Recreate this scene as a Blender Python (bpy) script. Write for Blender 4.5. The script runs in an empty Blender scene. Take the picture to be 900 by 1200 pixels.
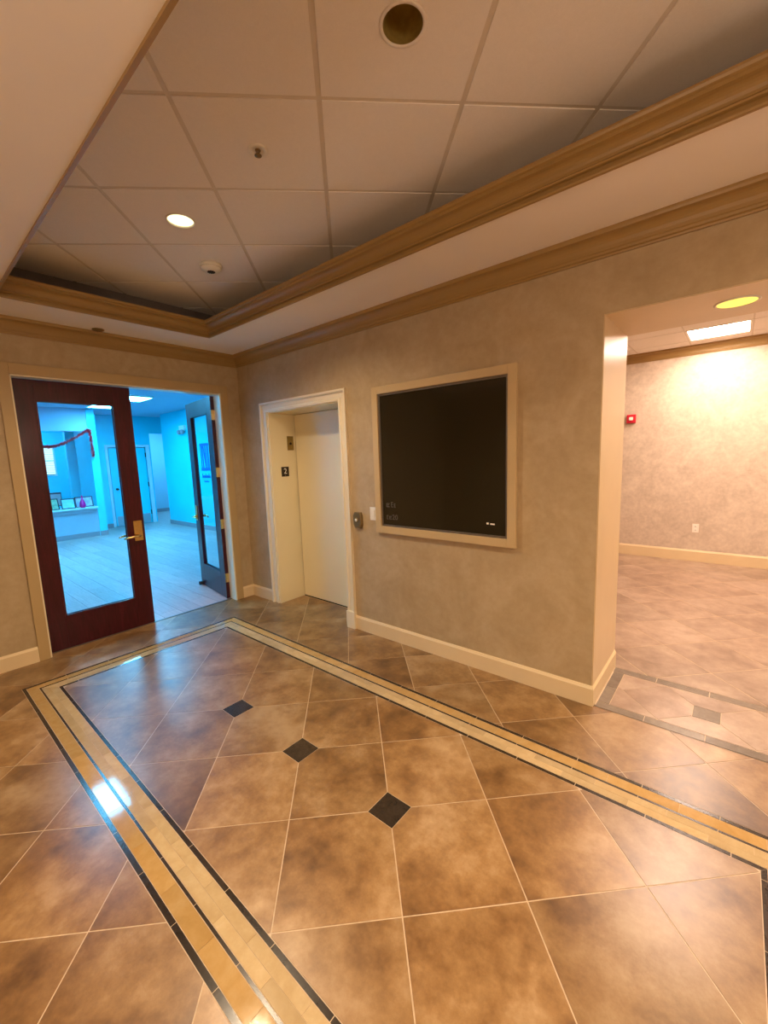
import bpy, bmesh, math, random
from mathutils import Vector, Matrix
random.seed(7)
S = bpy.context.scene
C = S.collection

# ------------------------------------------------------------------ camera
cam = bpy.data.cameras.new('camera')
cam_o = bpy.data.objects.new('camera', cam)
C.objects.link(cam_o)
FW = Vector((-0.641506, 0.75538, -0.133679)); RT = Vector((0.764781, 0.643358, -0.034646)); UP = Vector((-0.059832, 0.12446, 0.990419))
M = Matrix((RT, UP, -FW)).transposed().to_4x4()
M.translation = Vector((4.42437, -2.70908, 1.62211))
cam_o.matrix_world = M
cam.sensor_fit = 'VERTICAL'; cam.sensor_height = 36.0
cam.lens = 489.1305 * 36.0 / 1200.0
cam.clip_start = 0.02
S.camera = cam_o

# ------------------------------------------------------------------ world, exposure, lights
W = bpy.data.worlds.new('world'); S.world = W
W.use_nodes = True
W.node_tree.nodes['Background'].inputs[0].default_value = (0.9, 0.8, 0.65, 1)
W.node_tree.nodes['Background'].inputs[1].default_value = 0.0
S.view_settings.view_transform = 'Standard'
S.view_settings.look = 'None'
S.view_settings.exposure = 0.50
S.view_settings.gamma = 1.0
S.view_settings.use_curve_mapping = False

H = 2.782            # soffit height
HT = 3.103           # tray ceiling height
WARM = (1.0, 0.77, 0.51)
# (panel name, centre, size x, size y, emission colour, strength)
RECEPTION_LIGHT = (0.095, 0.56, 1.0); RECEPTION_STRENGTH = 54.0
ROOM_LIGHT = (1.0, 0.76, 0.61);      ROOM_STRENGTH = 40.0
FILL_LIGHT = (1.0, 0.81, 0.64);     FILL_STRENGTH = 27.0
DOWNLIGHT_POWER = 105.0
HEAD_POWER = 10.0
TRAY_DOWNLIGHTS = [(1.70, -1.345), (5.18, -1.375)]  # the second one is added, unseen, to brighten the lobby


def spot(loc, power, col, ang=140, blend=0.8, rad=0.035):
    l = bpy.data.lights.new('downlight_lamp', 'SPOT')
    l.energy = power; l.color = col; l.spot_size = math.radians(ang); l.spot_blend = blend; l.shadow_soft_size = rad
    o = bpy.data.objects.new('downlight_lamp', l); C.objects.link(o); o.location = loc
    return o


FILL_DOWNLIGHTS = [(6.60, -2.10), (4.60, -3.40), (2.60, -3.60)]  # added out of view so more light bounces off the floor
for (dx, dy) in TRAY_DOWNLIGHTS:
    spot((dx, dy, HT - 0.02), DOWNLIGHT_POWER, WARM)
for (dx, dy) in FILL_DOWNLIGHTS:
    spot((dx, dy, H - 0.02), DOWNLIGHT_POWER * 0.75, WARM)
spot((4.37, 0.295, 2.368 - 0.012), HEAD_POWER, (1.0, 0.78, 0.34), 120)

# ------------------------------------------------------------------ materials
MATS = {}


def newmat(name):
    m = bpy.data.materials.new(name); m.use_nodes = True
    nt = m.node_tree
    return m, nt, nt.nodes['Principled BSDF']


def plain(name, col, rough=0.5, metal=0.0, spec=0.5, coat=0.0, emit=None, es=0.0, noise=0.0, nscale=20.0, bump=0.0):
    m, nt, b = newmat(name)
    b.inputs['Base Color'].default_value = (*col, 1); b.inputs['Roughness'].default_value = rough
    b.inputs['Metallic'].default_value = metal; b.inputs['Specular IOR Level'].default_value = spec
    b.inputs['Coat Weight'].default_value = coat
    if emit:
        b.inputs['Emission Color'].default_value = (*emit, 1); b.inputs['Emission Strength'].default_value = es
    if noise or bump:
        tc = nt.nodes.new('ShaderNodeTexCoord'); n = nt.nodes.new('ShaderNodeTexNoise')
        n.inputs['Scale'].default_value = nscale; n.inputs['Detail'].default_value = 6
        nt.links.new(tc.outputs['Object'], n.inputs['Vector'])
        if noise:
            r = nt.nodes.new('ShaderNodeValToRGB')
            r.color_ramp.elements[0].position = 0.3; r.color_ramp.elements[1].position = 0.7
            r.color_ramp.elements[0].color = (*[c * (1 - noise) for c in col], 1)
            r.color_ramp.elements[1].color = (*[min(1, c * (1 + noise)) for c in col], 1)
            nt.links.new(n.outputs['Fac'], r.inputs['Fac']); nt.links.new(r.outputs['Color'], b.inputs['Base Color'])
        if bump:
            bp = nt.nodes.new('ShaderNodeBump'); bp.inputs['Strength'].default_value = bump; bp.inputs['Distance'].default_value = 0.002
            nt.links.new(n.outputs['Fac'], bp.inputs['Height']); nt.links.new(bp.outputs['Normal'], b.inputs['Normal'])
    MATS[name] = m
    return m


def mottled(name, stops, scale=3.0, rough=(0.2, 0.35), per_object=True, stretch=(1, 1, 1), bump=0.05, fine=0.35, vary=0.12, spec=0.5, warp=1.5, detail=7, fscale=7.0):
    """cloudy procedural stone or plaster; every object gets its own piece of the pattern"""
    m, nt, b = newmat(name)
    N = nt.nodes.new; L = nt.links.new
    tc = N('ShaderNodeTexCoord'); mp = N('ShaderNodeMapping'); mp.inputs['Scale'].default_value = stretch
    L(tc.outputs['Object'], mp.inputs['Vector'])
    vec = mp.outputs['Vector']
    oi = N('ShaderNodeObjectInfo')
    if per_object:
        ad = N('ShaderNodeVectorMath'); ad.operation = 'ADD'
        sc = N('ShaderNodeMath'); sc.operation = 'MULTIPLY'; sc.inputs[1].default_value = 73.0
        L(oi.outputs['Random'], sc.inputs[0]); cx = N('ShaderNodeCombineXYZ')
        for k in range(3): L(sc.outputs[0], cx.inputs[k])
        L(vec, ad.inputs[0]); L(cx.outputs[0], ad.inputs[1]); vec = ad.outputs[0]
    n1 = N('ShaderNodeTexNoise'); n1.inputs['Scale'].default_value = scale; n1.inputs['Detail'].default_value = detail; n1.inputs['Roughness'].default_value = 0.6
    n1.inputs['Distortion'].default_value = warp
    n2 = N('ShaderNodeTexNoise'); n2.inputs['Scale'].default_value = scale * fscale; n2.inputs['Detail'].default_value = 9; n2.inputs['Roughness'].default_value = 0.70
    L(vec, n1.inputs['Vector']); L(vec, n2.inputs['Vector'])
    mx = N('ShaderNodeMix'); mx.data_type = 'FLOAT'; mx.inputs[0].default_value = fine
    L(n1.outputs['Fac'], mx.inputs[2]); L(n2.outputs['Fac'], mx.inputs[3])
    cr = N('ShaderNodeValToRGB'); e = cr.color_ramp.elements
    e[0].position = stops[0][0]; e[0].color = (*stops[0][1], 1)
    e[1].position = stops[-1][0]; e[1].color = (*stops[-1][1], 1)
    for p, c in stops[1:-1]:
        x = e.new(p); x.color = (*c, 1)
    L(mx.outputs[0], cr.inputs['Fac'])
    hv = N('ShaderNodeHueSaturation')
    if per_object:
        ma = N('ShaderNodeMapRange'); ma.inputs[3].default_value = 1 - vary; ma.inputs[4].default_value = 1 + vary
        L(oi.outputs['Random'], ma.inputs[0]); L(ma.outputs[0], hv.inputs['Value'])
    L(cr.outputs['Color'], hv.inputs['Color']); L(hv.outputs['Color'], b.inputs['Base Color'])
    rr = N('ShaderNodeMapRange'); rr.inputs[1].default_value = 0.0; rr.inputs[2].default_value = 1.0; rr.clamp = False
    rr.inputs[3].default_value = rough[0]; rr.inputs[4].default_value = rough[1]
    L(n2.outputs['Fac'], rr.inputs[0]); L(rr.outputs[0], b.inputs['Roughness'])
    b.inputs['Specular IOR Level'].default_value = spec
    if bump:
        bp = N('ShaderNodeBump'); bp.inputs['Strength'].default_value = bump; bp.inputs['Distance'].default_value = 0.004
        L(mx.outputs[0], bp.inputs['Height']); L(bp.outputs['Normal'], b.inputs['Normal'])
    MATS[name] = m
    return m


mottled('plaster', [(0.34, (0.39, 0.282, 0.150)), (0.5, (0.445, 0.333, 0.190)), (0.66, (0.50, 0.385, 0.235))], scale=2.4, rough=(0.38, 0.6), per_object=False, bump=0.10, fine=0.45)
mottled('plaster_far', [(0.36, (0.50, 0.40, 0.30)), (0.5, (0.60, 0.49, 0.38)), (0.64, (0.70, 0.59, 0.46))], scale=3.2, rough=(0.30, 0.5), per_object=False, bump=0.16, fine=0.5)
mottled('stone_tile', [(0.37, (0.115, 0.054, 0.016)), (0.46, (0.205, 0.103, 0.033)), (0.53, (0.29, 0.162, 0.060)), (0.64, (0.42, 0.275, 0.138))], scale=1.5, rough=(0.285, 0.33), bump=0.04, fine=0.50, vary=0.17, warp=0.6, detail=5, spec=1.0, fscale=4.5)
mottled('stone_tile_lit', [(0.36, (0.17, 0.100, 0.062)), (0.45, (0.25, 0.160, 0.105)), (0.53, (0.33, 0.225, 0.155)), (0.64, (0.43, 0.32, 0.235))], scale=1.5, rough=(0.285, 0.33), bump=0.04, fine=0.5, vary=0.09, warp=0.6, detail=5, spec=1.0, fscale=4.5)  # same stone made paler: the bright room's haze put into the colour
mottled('dark_tile', [(0.3, (0.020, 0.013, 0.008)), (0.7, (0.050, 0.034, 0.022))], scale=14, rough=(0.14, 0.26), bump=0.03, vary=0.3)
mottled('grey_tile', [(0.3, (0.15, 0.122, 0.098)), (0.7, (0.25, 0.205, 0.165))], scale=10, rough=(0.14, 0.26), bump=0.03, vary=0.15)
mottled('ochre_tile', [(0.3, (0.40, 0.235, 0.075)), (0.5, (0.47, 0.295, 0.11)), (0.7, (0.53, 0.36, 0.16))], scale=5, rough=(0.04, 0.09), stretch=(1, 1, 1), bump=0.02, vary=0.12)
mottled('cream_tile', [(0.3, (0.44, 0.31, 0.155)), (0.5, (0.50, 0.37, 0.20)), (0.7, (0.57, 0.44, 0.26))], scale=6, rough=(0.04, 0.09), bump=0.02, vary=0.14)
mottled('grey_plank', [(0.3, (0.46, 0.27, 0.24)), (0.5, (0.58, 0.35, 0.32)), (0.7, (0.70, 0.44, 0.40))], scale=3, rough=(0.3, 0.45), stretch=(1.0, 9, 9), bump=0.05, vary=0.12)
mottled('ceiling_board', [(0.3, (0.80, 0.74, 0.67)), (0.7, (0.87, 0.81, 0.74))], scale=30, rough=(0.8, 0.95), bump=0.25, fine=0.6, vary=0.02, spec=0.2)
mottled('mahogany', [(0.3, (0.022, 0.0012, 0.003)), (0.5, (0.048, 0.0025, 0.007)), (0.7, (0.085, 0.006, 0.014))], scale=2.4, rough=(0.29, 0.40), stretch=(9, 9, 0.9), bump=0.05, fine=0.4, vary=0.05)
MATS['mahogany'].node_tree.nodes['Principled BSDF'].inputs['Coat Weight'].default_value = 0.3
MATS['mahogany'].node_tree.nodes['Principled BSDF'].inputs['Specular IOR Level'].default_value = 0.3
MATS['stone_tile'].node_tree.nodes['Principled BSDF'].inputs['Coat Weight'].default_value = 0.0
MATS['stone_tile'].node_tree.nodes['Principled BSDF'].inputs['Coat Roughness'].default_value = 0.22
MATS['stone_tile'].node_tree.nodes['Principled BSDF'].inputs['Specular IOR Level'].default_value = 0.8
MATS['mahogany'].node_tree.nodes['Principled BSDF'].inputs['Coat Roughness'].default_value = 0.2
plain('grout', (0.56, 0.43, 0.29), 0.6, noise=0.12, nscale=30)
plain('soffit_paint', (0.86, 0.79, 0.71), 0.6, noise=0.015, nscale=3)
plain('trim_paint', (0.33, 0.20, 0.064), 0.38, noise=0.03, nscale=4)
plain('casing_tan', (0.47, 0.33, 0.155), 0.42, noise=0.03, nscale=4)
plain('frame_tan', (0.55, 0.405, 0.215), 0.4, noise=0.03, nscale=4)
plain('cove_shade', (0.15, 0.12, 0.10), 0.7, noise=0.05)  # dark colour stands for the shade inside the cove
plain('base_paint', (0.72, 0.56, 0.33), 0.4, noise=0.02, nscale=5)
plain('cream_paint', (0.80, 0.70, 0.50), 0.32, noise=0.02, nscale=3)
plain('elevator_cream', (0.86, 0.75, 0.48), 0.27, noise=0.015, nscale=2)
plain('jamb_paint', (0.64, 0.49, 0.285), 0.3, noise=0.04, nscale=3)
plain('grid_bar', (0.66, 0.58, 0.48), 0.55, noise=0.03)
plain('white_plastic', (0.82, 0.77, 0.68), 0.4, noise=0.01)
plain('brass', (0.80, 0.56, 0.22), 0.22, 1.0, noise=0.06, nscale=60)
plain('dull_brass', (0.34, 0.25, 0.09), 0.4, 1.0, noise=0.1, nscale=40)
plain('can_brass', (0.42, 0.31, 0.085), 0.45, 0.5, noise=0.2, nscale=30)
plain('bronze', (0.24, 0.165, 0.07), 0.42, 0.6, noise=0.1, nscale=60)
plain('dark_bronze', (0.035, 0.022, 0.012), 0.4, 0.3, noise=0.1, nscale=60)
plain('black_board', (0.009, 0.008, 0.003), 0.14, 0.0, 0.9, noise=0.2, nscale=90)
plain('board_trim', (0.22, 0.19, 0.16), 0.35, 0.7, noise=0.05)
plain('letter_grey', (0.12, 0.10, 0.08), 0.5, noise=0.1, nscale=90)
plain('letter_white', (0.85, 0.80, 0.72), 0.5, noise=0.02)
plain('alarm_red', (0.55, 0.012, 0.03), 0.35, noise=0.03)
plain('rubber', (0.02, 0.02, 0.02), 0.6, noise=0.1)
plain('dark_gap', (0.02, 0.016, 0.012), 0.8, noise=0.1)
plain('blue_wall', (0.02, 0.66, 0.80), 0.5, noise=0.03, nscale=2)
plain('pale_wall', (0.42, 0.60, 0.70), 0.5, noise=0.03, nscale=2)
plain('rec_ceiling', (0.34, 0.48, 0.62), 0.7, noise=0.02, nscale=3)
plain('rec_base', (0.34, 0.27, 0.29), 0.5, noise=0.05)
plain('counter_top', (0.62, 0.74, 0.78), 0.3, noise=0.03)
plain('desk_front', (0.46, 0.52, 0.60), 0.5, noise=0.03)
plain('kick_metal', (0.45, 0.47, 0.50), 0.35, 0.5, noise=0.05)
plain('logo_blue', (0.02, 0.09, 0.55), 0.4, noise=0.03)
plain('garland_red', (0.95, 0.03, 0.06), 0.6, noise=0.3, nscale=60)
plain('garland_silver', (0.75, 0.45, 0.55), 0.25, 0.6, noise=0.1, nscale=60)
plain('vase_pink', (0.95, 0.0, 0.22), 0.2, noise=0.05)
plain('picture_green', (0.30, 0.42, 0.26), 0.5, noise=0.4, nscale=14)
plain('picture_blue', (0.30, 0.62, 0.72), 0.4, noise=0.2, nscale=9)
plain('picture_mauve', (0.45, 0.40, 0.50), 0.5, noise=0.35, nscale=12)
plain('frame_black', (0.02, 0.025, 0.035), 0.35, noise=0.1)
plain('blind_slat', (0.80, 0.82, 0.78), 0.5, noise=0.02, emit=(0.85, 1.0, 0.92), es=0.55)
plain('lamp_yellow', (0.9, 0.8, 0.5), 0.5, emit=(1.0, 0.93, 0.50), es=1.6, noise=0.01)
plain('lamp_head', (0.9, 0.8, 0.3), 0.5, emit=(1.0, 0.80, 0.10), es=0.95, noise=0.01)
plain('panel_blue', (0.8, 0.8, 0.8), 0.5, emit=RECEPTION_LIGHT, es=RECEPTION_STRENGTH, noise=0.01)
plain('panel_room', (0.8, 0.8, 0.8), 0.5, emit=ROOM_LIGHT, es=ROOM_STRENGTH, noise=0.01)
plain('fill_globe_glow', (0.8, 0.8, 0.8), 0.5, emit=FILL_LIGHT, es=FILL_STRENGTH, noise=0.01)


def glass_mat():
    m, nt, b = newmat('glass')
    out = nt.nodes['Material Output']
    tr = nt.nodes.new('ShaderNodeBsdfTransparent'); gl = nt.nodes.new('ShaderNodeBsdfGlossy'); gl.inputs['Roughness'].default_value = 0.02
    fr = nt.nodes.new('ShaderNodeFresnel'); fr.inputs['IOR'].default_value = 1.45
    no = nt.nodes.new('ShaderNodeTexNoise'); no.inputs['Scale'].default_value = 2.0
    ramp = nt.nodes.new('ShaderNodeValToRGB')
    ramp.color_ramp.elements[0].color = (0.95, 0.97, 0.97, 1); ramp.color_ramp.elements[1].color = (0.98, 0.99, 0.99, 1)
    mx = nt.nodes.new('ShaderNodeMixShader')
    nt.links.new(no.outputs['Fac'], ramp.inputs['Fac']); nt.links.new(ramp.outputs['Color'], tr.inputs['Color'])
    ge = nt.nodes.new('ShaderNodeNewGeometry'); ml = nt.nodes.new('ShaderNodeMath'); ml.operation = 'MULTIPLY'; iv = nt.nodes.new('ShaderNodeMath'); iv.operation = 'SUBTRACT'; iv.inputs[0].default_value = 1.0
    nt.links.new(ge.outputs['Backfacing'], iv.inputs[1]); nt.links.new(fr.outputs[0], ml.inputs[0]); nt.links.new(iv.outputs[0], ml.inputs[1]); nt.links.new(ml.outputs[0], mx.inputs[0]); nt.links.new(tr.outputs[0], mx.inputs[1]); nt.links.new(gl.outputs[0], mx.inputs[2])
    nt.links.new(mx.outputs[0], out.inputs['Surface'])
    MATS['glass'] = m


glass_mat()


# ------------------------------------------------------------------ helpers
class MB:
    """collects boxes, prisms and turned shapes; build() links them as ONE mesh object"""
    def __init__(s): s.v = []; s.f = []; s.sm = []

    def add(s, vs, fs, smooth=False):
        k = len(s.v); s.v += [tuple(v) for v in vs]; s.f += [tuple(i + k for i in f) for f in fs]; s.sm += [smooth] * len(fs)
        return s

    def box(s, a, b):
        x0, y0, z0 = [min(p, q) for p, q in zip(a, b)]; x1, y1, z1 = [max(p, q) for p, q in zip(a, b)]
        return s.add([(x0, y0, z0), (x1, y0, z0), (x1, y1, z0), (x0, y1, z0), (x0, y0, z1), (x1, y0, z1), (x1, y1, z1), (x0, y1, z1)],
                     [(0, 3, 2, 1), (4, 5, 6, 7), (0, 1, 5, 4), (1, 2, 6, 5), (2, 3, 7, 6), (3, 0, 4, 7)])

    def bbox(s, a, b, w=0.004):
        """box with chamfered edges"""
        bm = bmesh.new(); t = MB().box(a, b)
        vs = [bm.verts.new(v) for v in t.v]
        for f in t.f: bm.faces.new([vs[i] for i in f])
        bmesh.ops.bevel(bm, geom=bm.edges[:], offset=w, segments=2, affect='EDGES', profile=0.6)
        bm.verts.index_update()
        s.add([v.co for v in bm.verts], [[v.index for v in f.verts] for f in bm.faces]); bm.free()
        return s

    def prism(s, poly, z0, z1):
        n = len(poly)
        vs = [(x, y, z0) for x, y in poly] + [(x, y, z1) for x, y in poly]
        fs = [tuple(range(n))[::-1], tuple(range(n, 2 * n))] + [(i, (i + 1) % n, n + (i + 1) % n, n + i) for i in range(n)]
        return s.add(vs, fs)

    def lathe(s, prof, o=(0, 0, 0), axis='z', n=32, cap=True):
        vs = []; fs = []
        for r, h in prof:
            for k in range(n):
                a = 2 * math.pi * k / n; c, d = r * math.cos(a), r * math.sin(a)
                p = {'z': (c, d, h), 'x': (h, c, d), 'y': (d, h, c)}[axis]
                vs.append(tuple(p[i] + o[i] for i in range(3)))
        for j in range(len(prof) - 1):
            for k in range(n):
                fs.append((j * n + k, j * n + (k + 1) % n, (j + 1) * n + (k + 1) % n, (j + 1) * n + k))
        s.add(vs, fs, True)
        if cap:
            k0 = len(s.v) - len(vs)
            s.f.append(tuple(range(k0, k0 + n))[::-1]); s.sm.append(False)
            s.f.append(tuple(range(k0 + (len(prof) - 1) * n, k0 + len(prof) * n))); s.sm.append(False)
        return s

    def tube(s, pts, r, n=10):
        pts = [Vector(p) for p in pts]; vs = []; fs = []
        rr = r if isinstance(r, (list, tuple)) else [r] * len(pts)
        for i, p in enumerate(pts):
            t = (pts[min(i + 1, len(pts) - 1)] - pts[max(i - 1, 0)]).normalized()
            a = t.cross(Vector((0, 0, 1)) if abs(t.z) < 0.9 else Vector((1, 0, 0))).normalized(); b = t.cross(a)
            for k in range(n):
                w = 2 * math.pi * k / n; vs.append(tuple(p + a * math.cos(w) * rr[i] + b * math.sin(w) * rr[i]))
        for i in range(len(pts) - 1):
            for k in range(n):
                fs.append((i * n + k, i * n + (k + 1) % n, (i + 1) * n + (k + 1) % n, (i + 1) * n + k))
        fs.append(tuple(range(n))[::-1]); fs.append(tuple(range((len(pts) - 1) * n, len(pts) * n)))
        return s.add(vs, fs, True)

    def sweep(s, path, prof, closed=False):
        """profile (d, z) swept along a plan path; d is measured to the left of the walking direction"""
        P = [Vector(p) for p in path]; n = len(P); m = len(prof); vs = []; fs = []
        for i in range(n):
            def nrm(a, b):
                t = (b - a).normalized(); return Vector((-t.y, t.x))
            if closed or 0 < i < n - 1:
                n1 = nrm(P[i - 1], P[i]); n2 = nrm(P[i], P[(i + 1) % n])
                b = (n1 + n2); b = b / b.dot(n1)
            else:
                b = nrm(P[0], P[1]) if i == 0 else nrm(P[-2], P[-1])
            for d, z in prof: vs.append((P[i].x + b.x * d, P[i].y + b.y * d, z))
        for i in range(n if closed else n - 1):
            j = (i + 1) % n
            for k in range(m):
                l = (k + 1) % m
                fs.append((i * m + k, j * m + k, j * m + l, i * m + l))
        if not closed:
            fs.append(tuple(range(m))); fs.append(tuple(range((n - 1) * m, n * m))[::-1])
        return s.add(vs, fs)

    def mesh(s, name, mat, origin=(0, 0, 0)):
        me = bpy.data.meshes.new(name)
        me.from_pydata([tuple(v[i] - origin[i] for i in range(3)) for v in s.v], [], s.f)
        me.polygons.foreach_set('use_smooth', s.sm)
        bm = bmesh.new(); bm.from_mesh(me); bmesh.ops.recalc_face_normals(bm, faces=bm.faces[:]); bm.to_mesh(me); bm.free()
        me.materials.append(MATS[mat]); me.update()
        return me

    def build(s, name, mat, parent=None, origin=(0, 0, 0), kind=None, label=None):
        """origin: where the object's own origin goes, in parent space"""
        o = bpy.data.objects.new(name, s.mesh(name, mat, origin)); C.objects.link(o)
        o.location = origin
        if parent: o.parent = parent
        if kind: o['kind'] = kind
        if label: o['label'] = label
        return o


def tag(o, label, cat, group=None, kind=None):
    o['label'] = label; o['category'] = cat
    if group: o['group'] = group
    if kind: o['kind'] = kind
    return o


def thing(name, loc, label, cat, rz=0.0, group=None, kind=None):
    o = bpy.data.objects.new(name, None); C.objects.link(o); o.location = loc; o.rotation_euler = (0, 0, rz)
    o.empty_display_size = 0.1
    return tag(o, label, cat, group, kind)


def glyph(text, size, depth, mat, parent, loc, rot, name='lettering'):
    cu = bpy.data.curves.new('text', 'FONT'); cu.body = text; cu.size = size; cu.extrude = depth; cu.align_x = 'CENTER'; cu.align_y = 'CENTER'; cu.resolution_u = 3
    t = bpy.data.objects.new('text', cu); C.objects.link(t)
    bpy.context.view_layer.update()
    me = bpy.data.meshes.new_from_object(t.evaluated_get(bpy.context.evaluated_depsgraph_get()))
    bpy.data.objects.remove(t); me.name = name
    me.materials.clear(); me.materials.append(MATS[mat])
    o = bpy.data.objects.new(name, me); C.objects.link(o); o.parent = parent; o.location = loc; o.rotation_euler = rot
    return o


# ------------------------------------------------------------------ setting: walls
X1 = 7.6; Y0 = -4.3; TOP = 3.30
DY1, DY2, DH = -0.237, -1.996, 2.362       # lobby double door opening in the plane x = 0
EX0, EX1, EH, ED = 0.545, 1.638, 2.12, 0.335   # elevator recess in the plane y = 0
OX0, OX1, OH, OT = 3.798, 5.60, 2.368, 0.627   # wide opening to the bright room
RX, RY = 7.5, 4.455                        # bright room extents
WT = 0.13

b = MB()
b.box((-WT, Y0, 0), (0, DY2, TOP)).box((-WT, DY1, 0), (0, 2.25, TOP)).box((-WT, DY2, DH), (0, DY1, TOP))
tag(b.build('wall_back', 'plaster', kind='structure'), 'mottled tan plaster wall holding the dark red double doors', 'wall')
b = MB()
b.box((0, 0, 0), (EX0, OT, TOP)).box((EX0, 0, EH), (EX1, OT, TOP)).box((EX0, ED + 0.06, 0), (EX1, OT, EH))
b.box((EX1, 0, 0), (OX0, OT, TOP)).box((OX0, 0, OH), (OX1, OT, TOP)).box((OX1, 0, 0), (X1, OT, TOP))
tag(b.build('wall_right', 'plaster', kind='structure'), 'long mottled tan plaster wall with elevator recess, framed black board and wide opening', 'wall')
tag(MB().box((-WT, Y0 - WT, 0), (X1, Y0, TOP)).build('wall_left', 'plaster', kind='structure'), 'plaster wall on the left of the lobby, behind the camera', 'wall')
tag(MB().box((X1, Y0, 0), (X1 + WT, 0, TOP)).build('wall_front', 'plaster', kind='structure'), 'plaster wall at the rear of the lobby, behind the camera', 'wall')
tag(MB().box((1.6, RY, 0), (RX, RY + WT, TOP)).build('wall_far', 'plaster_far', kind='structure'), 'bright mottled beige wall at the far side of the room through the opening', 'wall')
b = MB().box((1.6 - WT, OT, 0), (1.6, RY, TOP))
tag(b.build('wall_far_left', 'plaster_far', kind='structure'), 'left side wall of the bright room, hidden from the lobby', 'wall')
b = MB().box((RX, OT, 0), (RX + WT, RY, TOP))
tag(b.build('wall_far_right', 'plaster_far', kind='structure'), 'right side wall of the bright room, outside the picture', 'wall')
# smooth painted lining of the opening
b = MB()
b.box((OX0, 0.004, 0), (OX0 + 0.006, OT - 0.004, OH)).box((OX0, 0.004, OH - 0.006), (OX1, OT - 0.004, OH))
tag(b.build('trim_1', 'jamb_paint', kind='structure'), 'smooth pale lining of the wide opening, jamb and head', 'trim')

# ------------------------------------------------------------------ setting: ceilings
TX0, TX1, TY0, TY1 = 0.556, 5.30, -2.105, -0.597      # tray opening at soffit level
CV = 0.33                                              # cove depth behind the cornice
SH = 2.895
b = MB()
b.box((0, Y0, H), (X1, TY0, SH)).box((0, TY1, H), (X1, 0, SH)).box((0, TY0, H), (TX0, TY1, SH)).box((TX1, TY0, H), (X1, TY1, SH))
b.box((0, Y0, SH), (X1, TY0 - CV, TOP)).box((0, TY1 + CV, SH), (X1, 0, TOP)).box((0, TY0 - CV, SH), (TX0 - CV, TY1 + CV, TOP)).box((TX1 + CV, TY0 - CV, SH), (X1, TY1 + CV, TOP))
tag(b.build('ceiling', 'soffit_paint', kind='structure'), 'smooth pale dropped soffit around the tray ceiling of the lobby', 'ceiling')

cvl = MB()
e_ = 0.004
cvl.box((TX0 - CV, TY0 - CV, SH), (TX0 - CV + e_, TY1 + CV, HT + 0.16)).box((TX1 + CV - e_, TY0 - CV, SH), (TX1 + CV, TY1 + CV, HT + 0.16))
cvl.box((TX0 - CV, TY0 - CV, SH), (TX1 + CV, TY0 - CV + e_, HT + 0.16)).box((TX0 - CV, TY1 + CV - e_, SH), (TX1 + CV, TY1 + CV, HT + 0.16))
tag(cvl.build('trim_10', 'cove_shade', kind='structure'), 'upright cove side behind the cornice, shade put into its dark colour', 'trim')
tray = MB().box((TX0 - CV, TY0 - CV, HT + 0.16), (TX1 + CV, TY1 + CV, HT + 0.19)).build('ceiling', 'soffit_paint', kind='structure')
tag(tray, 'tray ceiling of square white acoustic tiles laid diagonally', 'ceiling')


def clip(poly, nx, ny, d):
    """keep the part of a convex polygon where nx*x + ny*y <= d"""
    out = []
    for i in range(len(poly)):
        a, c = poly[i], poly[(i + 1) % len(poly)]
        da, dc = nx * a[0] + ny * a[1] - d, nx * c[0] + ny * c[1] - d
        if da <= 0: out.append(a)
        if (da < 0 < dc) or (dc < 0 < da):
            t = da / (da - dc); out.append((a[0] + (c[0] - a[0]) * t, a[1] + (c[1] - a[1]) * t))
    q = []
    for p in out:
        if not q or math.dist(p, q[-1]) > 1e-6: q.append(p)
    if len(q) > 1 and math.dist(q[0], q[-1]) < 1e-6: q.pop()
    return q if len(q) > 2 else []


def clip_rect(poly, r):
    for a in ((-1, 0, -r[0]), (1, 0, r[1]), (0, -1, -r[2]), (0, 1, r[3])):
        if not poly: return []
        poly = clip(poly, *a)
    return poly


def area(poly):
    return abs(sum(poly[i][0] * poly[(i + 1) % len(poly)][1] - poly[(i + 1) % len(poly)][0] * poly[i][1] for i in range(len(poly)))) / 2


R45 = (math.cos(0.7844), math.sin(0.7844)); A45 = (-R45[1], R45[0])
GP = 0.6096; G0 = (2.5688, -1.7882)


def gpt(o, s, i, j, R=R45, A=A45):
    return (o[0] + s * (i * R[0] + j * A[0]), o[1] + s * (i * R[1] + j * A[1]))


CAN = [(3.442, -1.36, 0.058)]
HOLES = [(x, y, 0.078) for x, y in TRAY_DOWNLIGHTS] + [(3.442, -1.36, 0.072)]
crect = (TX0 - CV, TX1 + CV, TY0 - CV, TY1 + CV)


def plate_with_holes(poly, holes, z0, z1):
    bm = bmesh.new(); edges = []
    def loop(pts):
        vs = [bm.verts.new((x, y, z0)) for x, y in pts]
        return [bm.edges.new((vs[i], vs[(i + 1) % len(vs)])) for i in range(len(vs))]
    edges += loop(poly)
    for (x, y, r) in holes:
        edges += loop([(x + r * math.cos(2 * math.pi * k / 28), y + r * math.sin(2 * math.pi * k / 28)) for k in range(28)])
    bmesh.ops.triangle_fill(bm, use_beauty=True, use_dissolve=False, edges=edges)
    ret = bmesh.ops.extrude_face_region(bm, geom=bm.faces[:])
    for v in ret['geom']:
        if isinstance(v, bmesh.types.BMVert): v.co.z = z1
    bm.verts.index_update()
    m = MB(); m.add([v.co for v in bm.verts], [[v.index for v in f.verts] for f in bm.faces]); bm.free()
    return m


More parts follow.
